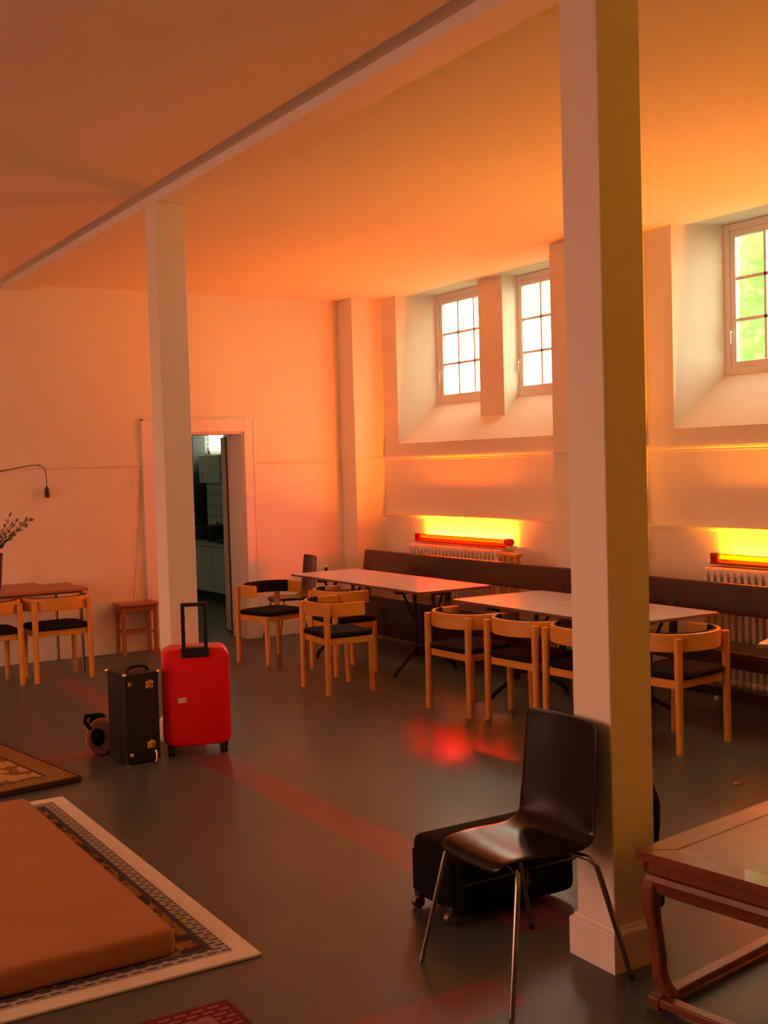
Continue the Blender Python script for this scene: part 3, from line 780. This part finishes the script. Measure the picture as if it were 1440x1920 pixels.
# ------------------------------------------------------------------ luggage
def red_suitcase():
    dirx = Vector((.345, -.125)).normalized(); rz = math.atan2(dirx.y, dirx.x)
    t = thing('suitcase', 'red hard-shell suitcase with raised black handle by the far column', 'suitcase', (2.70, 6.715, 0), rz)
    w, dp, z0, z1 = .405, .215, .055, .645
    for i, (y0, y1) in enumerate(((-dp/2, -.006), (.006, dp/2))):
        b = B()
        rr = rrect(w, z1-z0, .06, 6)
        lv = ((.02, 0), (.006, .006), (0, .02), (0, 1)) if i == 0 else ((0, 1), (0, .02), (.006, .006), (.02, 0))
        rings = []
        for ins, q in lv:
            if i == 0: y = y0+q if q < 1 else y1
            else: y = y1-q if q < 1 else y0
            sx, sz = (w-2*ins)/w, (z1-z0-2*ins)/(z1-z0)
            rings.append([b.bm.verts.new((x*sx, y, (z0+z1)/2+z*sz)) for x, z in rr])
        n = len(rr)
        for k in range(len(rings)-1):
            for j in range(n): b.bm.faces.new((rings[k][j], rings[k][(j+1) % n], rings[k+1][(j+1) % n], rings[k+1][j]))
        b.bm.faces.new(rings[0][::-1]); b.bm.faces.new(rings[-1])
        b.build('shell', 'red_shell', t, True)
    b = B()
    rr = rrect(w-.01, z1-z0-.01, .055, 6)
    b.prism([(x, (z0+z1)/2+z) for x, z in rr], 'Y', -.007, .007); b.build('zip', 'black_plastic', t)
    hd = B().box(-.085, .085, -dp/2-.012, -dp/2+.05, z1-.055, z1+.006, .008, 2).build('handle_housing', 'black_plastic', t)
    b = B()
    for x in (-.066, .066): b.box(x-.0115, x+.0115, -dp/2+.006, -dp/2+.02, z1-.02, .905)
    b.box(-.078, .078, -dp/2+.002, -dp/2+.024, .895, .918, .006, 2)
    b.build('trolley_handle', 'black_plastic', t)
    for x in (-w/2+.045, w/2-.045):
        for y in (-dp/2+.035, dp/2-.035):
            b = B(); b.box(x-.022, x+.022, y-.02, y+.02, .035, .075, .004, 1)
            b.cyl((x-.018, y, .025), (x-.004, y, .025), .025, .025, 20); b.cyl((x+.004, y, .025), (x+.018, y, .025), .025, .025, 20)
            b.build('wheel', 'black_plastic', t)
    m = Matrix.Translation((-.085, -dp/2-.0008, .335)) @ Matrix.Rotation(R(-8), 4, 'Y')
    B().box(-.024, .024, -.0006, .0006, -.015, .015, 0, 1, m).build('sticker', 'paper', t)
red_suitcase()
def black_case():
    ax = Vector((.232, .022)).normalized(); rz = math.atan2(ax.y, ax.x)
    t = thing('instrument_case', 'upright black case with brass latches in front of the red suitcase', 'case', (2.218, 6.605, 0), rz)
    w, dp, h = .215, .25, .535
    B().box(0, w, 0, dp*.42, .008, h, .008, 2).build('lid', 'black_case', t)
    B().box(0, w, dp*.425, dp, .008, h, .008, 2).build('body', 'black_case', t)
    for x, z, s_ in ((.155, .46, 1), (.155, .105, 1), (.03, .475, .5), (.03, .06, .5)):
        b = B(); b.box(x-.024*s_, x+.024*s_, -.006, .004, z-.022*s_, z+.022*s_, .003, 1)
        b.box(x-.010*s_, x+.010*s_, -.013, -.004, z-.014*s_, z+.030*s_, .003, 1)
        b.cyl((x-.02*s_, -.008, z+.012*s_), (x+.02*s_, -.008, z+.012*s_), .005*s_)
        b.build('latch', 'brass', t)
    b = B(); b.tube([(.175, -.008, .07), (.178, -.02, .055), (.178, -.022, .02), (.17, -.02, .006)], .007); b.build('hasp', 'brass', t, True)
    b = B(); b.tube([(.05, dp*.3, h-.004), (.055, dp*.3, h+.02), (.08, dp*.3, h+.03), (.15, dp*.3, h+.03), (.175, dp*.3, h+.02), (.18, dp*.3, h-.004)], .010); b.build('carry_handle', 'black_case', t, True)
    for x in (.012, w-.012):
        for y in (.012, dp-.012): B().cyl((x, y, 0), (x, y, .012), .009, .009, 10).build('foot', 'brass', t)
    b = B()
    for x, y in ((0, 0), (w, 0), (w, dp), (0, dp)): b.ball((x, y, h-.003), .013, n=6)
    b.build('corner_guard', 'brass', t)
black_case()
def small_bag():
    t = thing('shoulder_bag', 'small round brown bag with orange piping beside the black case', 'bag', (2.205, 7.03, 0), R(-20))
    def oval(y, k): return [(k*.085*math.cos(2*math.pi*j/28), y, .108 + k*.108*math.sin(2*math.pi*j/28)) for j in range(28)]
    b = B(); rings = [[b.bm.verts.new(p) for p in oval(y, k)] for y, k in ((-.10, .55), (-.098, .85), (-.085, .97), (-.05, 1), (.09, 1), (.12, .95), (.13, .6))]
    for i in range(len(rings)-1):
        for j in range(28): b.bm.faces.new((rings[i][j], rings[i][(j+1) % 28], rings[i+1][(j+1) % 28], rings[i+1][j]))
    b.bm.faces.new(rings[0][::-1]); b.bm.faces.new(rings[-1]); b.build('body', 'brown_leather', t, True)
    b = B(); b.tube(oval(-.045, 1.02), .005, 8, True); b.build('piping', 'orange_piping', t, True)
    b = B(); b.ball((-.02, -.104, .12), .05, (.8, .25, 1.1)); b.build('front_pocket', 'black_bag', t, True)
    b = B(); b.tube([(-.06, -.09, .17), (-.09, -.10, .215), (-.085, -.06, .245), (-.04, .02, .232), (.0, .09, .216), (.02, .12, .19)], .012); b.build('strap', 'black_bag', t, True)
    b = B(); b.box(-.075, .03, .0, .10, .13, .222, .02, 2); b.build('flap', 'black_bag', t, True)
small_bag()
def trolley_bag():
    t = thing('trolley_bag', 'black trolley bag lying on the floor under the front shell chair', 'bag', (2.425, 3.69, 0), R(0))
    b = B(); b.box(0, .55, -.165, .175, .028, .275, .035, 4); b.build('body', 'black_bag', t, True)
    b = B(); b.box(-.022, .012, -.13, .14, .06, .235, .018, 3); b.build('front_panel', 'black_bag', t, True)
    b = B(); b.tube([(x, y, .16) for x, y in ((.012, -.168), (.28, -.17), (.54, -.168))], .006, 6); b.build('zip', 'black_plastic', t)
    b = B(); b.box(.30, .318, -.174, -.164, .10, .15, .002, 1); b.build('zip_pull', 'brass', t)
    for y in (-.11, .11):
        b = B(); b.cyl((-.012, y-.012, .024), (-.012, y+.012, .024), .024, .024, 20)
        b.build('wheel', 'chrome', t, True)
        B().box(-.02, .02, y-.02, y+.02, .035, .075, .008, 2).build('wheel_housing', 'black_plastic', t)
    b = B(); b.tube([(.20, -.04, .275), (.205, -.04, .30), (.34, -.04, .30), (.345, -.04, .275)], .008); b.build('grip', 'black_bag', t, True)
trolley_bag()
def back_bag():
    t = thing('backpack', 'black bag standing behind the near column, a sliver showing at its right', 'bag', (2.985, 3.27, 0), R(8))
    b = B(); rings = []
    for z, k in ((0, .80), (.01, .88), (.10, .93), (.25, .96), (.36, 1.05), (.44, 1.06), (.50, .92), (.545, .6), (.555, .3)):
        rings.append([b.bm.verts.new((k*x, k*y, z)) for x, y in rrect(.20, .24, .06, 5)])
    n = len(rings[0])
    for i in range(len(rings)-1):
        for j in range(n): b.bm.faces.new((rings[i][j], rings[i][(j+1) % n], rings[i+1][(j+1) % n], rings[i+1][j]))
    b.bm.faces.new(rings[0][::-1]); b.bm.faces.new(rings[-1]); b.build('body', 'black_bag', t, True)
    b = B(); b.tube([(-.03, 0, .55), (-.03, 0, .585), (.03, 0, .585), (.03, 0, .55)], .008); b.build('grab_loop', 'black_bag', t, True)
    b = B(); b.box(-.07, .07, -.145, -.10, .06, .26, .02, 3); b.build('pocket', 'black_bag', t, True)
back_bag()

# ------------------------------------------------------------------ low carved table in front
def low_table():
    # local +x runs along the long side away to the right, +y away from the camera; origin under the far left corner
    rz = R(9)
    t = thing('low_table', 'low polished red wood table with curved legs at the lower right', 'table', (2.517, 2.703, 0), rz)
    L_, Wd, z = 1.05, -.72, .50
    # framed top
    b = B()
    b.prism([(0, 0), (L_, 0), (L_-.09, -.09), (.09, -.09)], 'Z', z-.030, z, .003, 1)
    b.prism([(0, Wd), (L_, Wd), (L_-.09, Wd+.09), (.09, Wd+.09)], 'Z', z-.030, z, .003, 1)
    b.prism([(0, 0), (.09, -.09), (.09, Wd+.09), (0, Wd)], 'Z', z-.030, z, .003, 1)
    b.prism([(L_, 0), (L_-.09, -.09), (L_-.09, Wd+.09), (L_, Wd)], 'Z', z-.030, z, .003, 1)
    b.build('top_frame', 'rose_wood2', t)
    B().box(.091, L_-.091, Wd+.091, -.091, z-.028, z-.003).build('top_panel', 'rose_wood', t)
    b = B(); e = .018
    b.box(e, L_-e, -e-.02, -e, z-.066, z-.031); b.box(e, L_-e, Wd+e, Wd+e+.02, z-.066, z-.031)
    b.box(e, e+.02, Wd+e, -e, z-.066, z-.031); b.box(L_-e-.02, L_-e, Wd+e, -e, z-.066, z-.031)
    b.build('waist', 'rose_wood2', t)
    def apron_prof(o, sx): # bulging moulded apron, o = outer face offset
        return [(o, z-.066), (o-sx*.016, z-.072), (o-sx*.022, z-.088), (o-sx*.012, z-.105), (o-sx*.008, z-.125), (o+sx*.006, z-.135), (o+sx*.018, z-.13), (o+sx*.018, z-.066)]
    for k in range(2):
        o, sx = ((.030, 1), (L_-.030, -1))[k]
        B().prism(apron_prof(o, sx), 'Y', Wd+.03, -.03).build('apron', 'rose_wood2', t, True)
        o, sx = ((Wd+.030, 1), (-.030, -1))[k]
        B().prism(apron_prof(o, sx), 'X', .03, L_-.03).build('apron', 'rose_wood2', t, True)
    # legs: hoof-shaped, bow outwards then turn in
    for cx, cy, sx, sy in ((.035, -.035, 1, -1), (L_-.035, -.035, -1, -1), (.035, Wd+.035, 1, 1), (L_-.035, Wd+.035, -1, 1)):
        b = B(); prof = [(z-.07, .0, .036), (z-.11, -.010, .040), (z-.17, -.012, .032), (z-.25, -.004, .026), (z-.33, .004, .025), (z-.385, .004, .028), (z-.42, .010, .032), (z-.445, .022, .032), (z-.458, .028, .026)]
        rings = []
        for zz, off, hw in prof:
            ox, oy = cx + sx*(off+.01), cy + sy*(off+.01)
            rings.append([b.bm.verts.new((ox+x, oy+y, zz)) for x, y in rrect(hw*1.5, hw*1.5, hw*.4, 3)])
        n = len(rings[0])
        for i in range(len(rings)-1):
            for j in range(n): b.bm.faces.new((rings[i][j], rings[i][(j+1) % n], rings[i+1][(j+1) % n], rings[i+1][j]))
        b.bm.faces.new(rings[0][::-1]); b.bm.faces.new(rings[-1])
        b.build('leg', 'rose_wood2', t, True)
    for k, (x0, x1, y0, y1) in enumerate(((.02, L_-.02, -.065, -.02), (.02, L_-.02, Wd+.02, Wd+.065), (.02, .065, Wd+.02, -.02), (L_-.065, L_-.02, Wd+.02, -.02))):
        if k > 1: y0, y1 = y0+.046, y1-.046
        B().box(x0, x1, y0, y1, .014, .042, .005, 2).build('floor_rail', 'rose_wood2', t)
    for x in (.042, L_-.042):
        for y in (-.042, Wd+.042): B().box(x-.015, x+.015, y-.015, y+.015, 0, .014).build('foot', 'rose_wood2', t)
low_table()

# ------------------------------------------------------------------ rugs and mattress
m1 = rug_material('white_bordered_rug', 2.1, 2.44, .075, (.80, .72, .62), .055, (.08, .07, .085), (.42, .36, .30), (.30, .165, .055), (.07, .045, .045), 13)
b = B(); b.box(0, 2.1, 0, 2.44, 0, .012, .004, 2)
tag(b.build('rug', m1, None, False, (-.385, 3.735, .001), 0), 'patterned rug with a broad white border under the rust mattress', 'rug')
m2 = rug_material('gold_brown_rug', 1.45, 1.45, .02, (.06, .03, .015), .12, (.12, .055, .02), (.34, .19, .05), (.50, .32, .09), (.22, .11, .03), 7)
b = B(); b.box(0, 1.45, 0, 1.45, 0, .03, .008, 2)
o = b.build('rug', m2, None, False, (0, 0, .001), R(9))
o.location = (1.904 - 1.45*math.cos(R(9)), 6.449 - 1.45*math.sin(R(9)), .001)
tag(o, 'thick gold and brown rug at the left edge beyond the mattress', 'rug')
m3 = rug_material('red_rug', 1.6, 1.5, .02, (.16, .02, .02), .07, (.30, .16, .13), (.17, .02, .02), (.16, .02, .02), (.27, .12, .10), 10)
b = B(); b.box(0, 1.6, 0, 1.5, 0, .01, .003, 2)
tag(b.build('rug', m3, None, False, (1.468-1.6, 3.48-1.5, .001), 0), 'dark red rug whose corner shows at the bottom edge', 'rug')
b = B(); rslab(b, 1.55, 2.03, .03, .0, .098, .022, 0, 0, 4, 4)
tag(b.build('mattress', 'mattress', None, True, (1.460-.775, 3.885+1.015, .0135), 0), 'flat rust coloured mattress lying on the white bordered rug', 'mattress')

# leaf on the floor
b = B(); vs = [(-.035, 0, .004), (-.01, .014, .010), (.03, .006, .004), (.04, -.004, .008), (.0, -.014, .005)]
f = [b.bm.verts.new(v) for v in vs]; g = [b.bm.verts.new((v[0], v[1], v[2]-.003)) for v in vs]
b.bm.faces.new(f); b.bm.faces.new(g[::-1])
for j in range(5): b.bm.faces.new((f[j], f[(j+1) % 5], g[(j+1) % 5], g[j]))
tag(b.build('leaf_scrap', 'dry_leaf', None, False, (4.695, 4.262, 0)), 'dry scrap lying on the floor right of the near column', 'scrap')

# ------------------------------------------------------------------ green outside the right windows
def shrub(x, y, h, r, n, label):
    t = thing('tall_shrub', label, 'shrub', (x, y, -.3), group='shrubs outside the windows')
    b = B(); b.tube([(0, 0, 0), (.05, .03, h*.4), (-.04, .02, h*.8)], [.06, .045, .02], 8); b.build('trunk', 'bark', t)
    b = B()
    for i in range(n):
        a = random.uniform(0, 2*math.pi); z = random.uniform(.5, h); k = math.sqrt(random.random())*r*(.65+.35*math.sin(math.pi*z/h))
        c = Vector((k*math.cos(a), k*math.sin(a), z)); d = Vector((random.uniform(-1, 1), random.uniform(-1, 1), random.uniform(-1, .6))).normalized()
        s_ = d.cross(Vector((random.uniform(-1, 1), random.uniform(-1, 1), 1))).normalized(); q = random.uniform(.09, .16)
        b.bm.faces.new([b.bm.verts.new(v) for v in (c, c+d*q*.5+s_*q*.32, c+d*q, c+d*q*.5-s_*q*.32)])
    b.build('foliage', 'hedge', t)['kind'] = 'stuff'
for x, y, r, n, lb in ((9.6, 6.2, .84, 9000, 'leafy shrub outside the right windows, nearest the camera'), (9.8, 8.2, .84, 9000, 'leafy shrub outside the right windows, in the middle of the front row'),
                       (9.6, 10.25, .84, 9000, 'leafy shrub outside the right windows, farthest along the front row'), (12.0, 7.1, 1.25, 12000, 'leafy shrub outside the right windows, nearer one of the back row'),
                       (12.0, 10.05, 1.25, 12000, 'leafy shrub outside the right windows, farther one of the back row')):
    shrub(x, y, 5.6, r, n, lb)
M['ground'] = mat('pale_gravel', (.22, .21, .17), .9, vary=.2, scale=3)
structure(B().box(-40, XL-.3, -20, 40, -.5, -.3).build('ground_light_block', 'ground'), 'unseen ground outside the left wall, added to block upward light', 'ground')  # added out of view to stop sky light rising through the left windows
tag(B().box(XO+.05, 40, -20, 40, -.5, -.3).build('ground_right', 'ground'), 'ground outside the window wall', 'ground', None, 'structure')
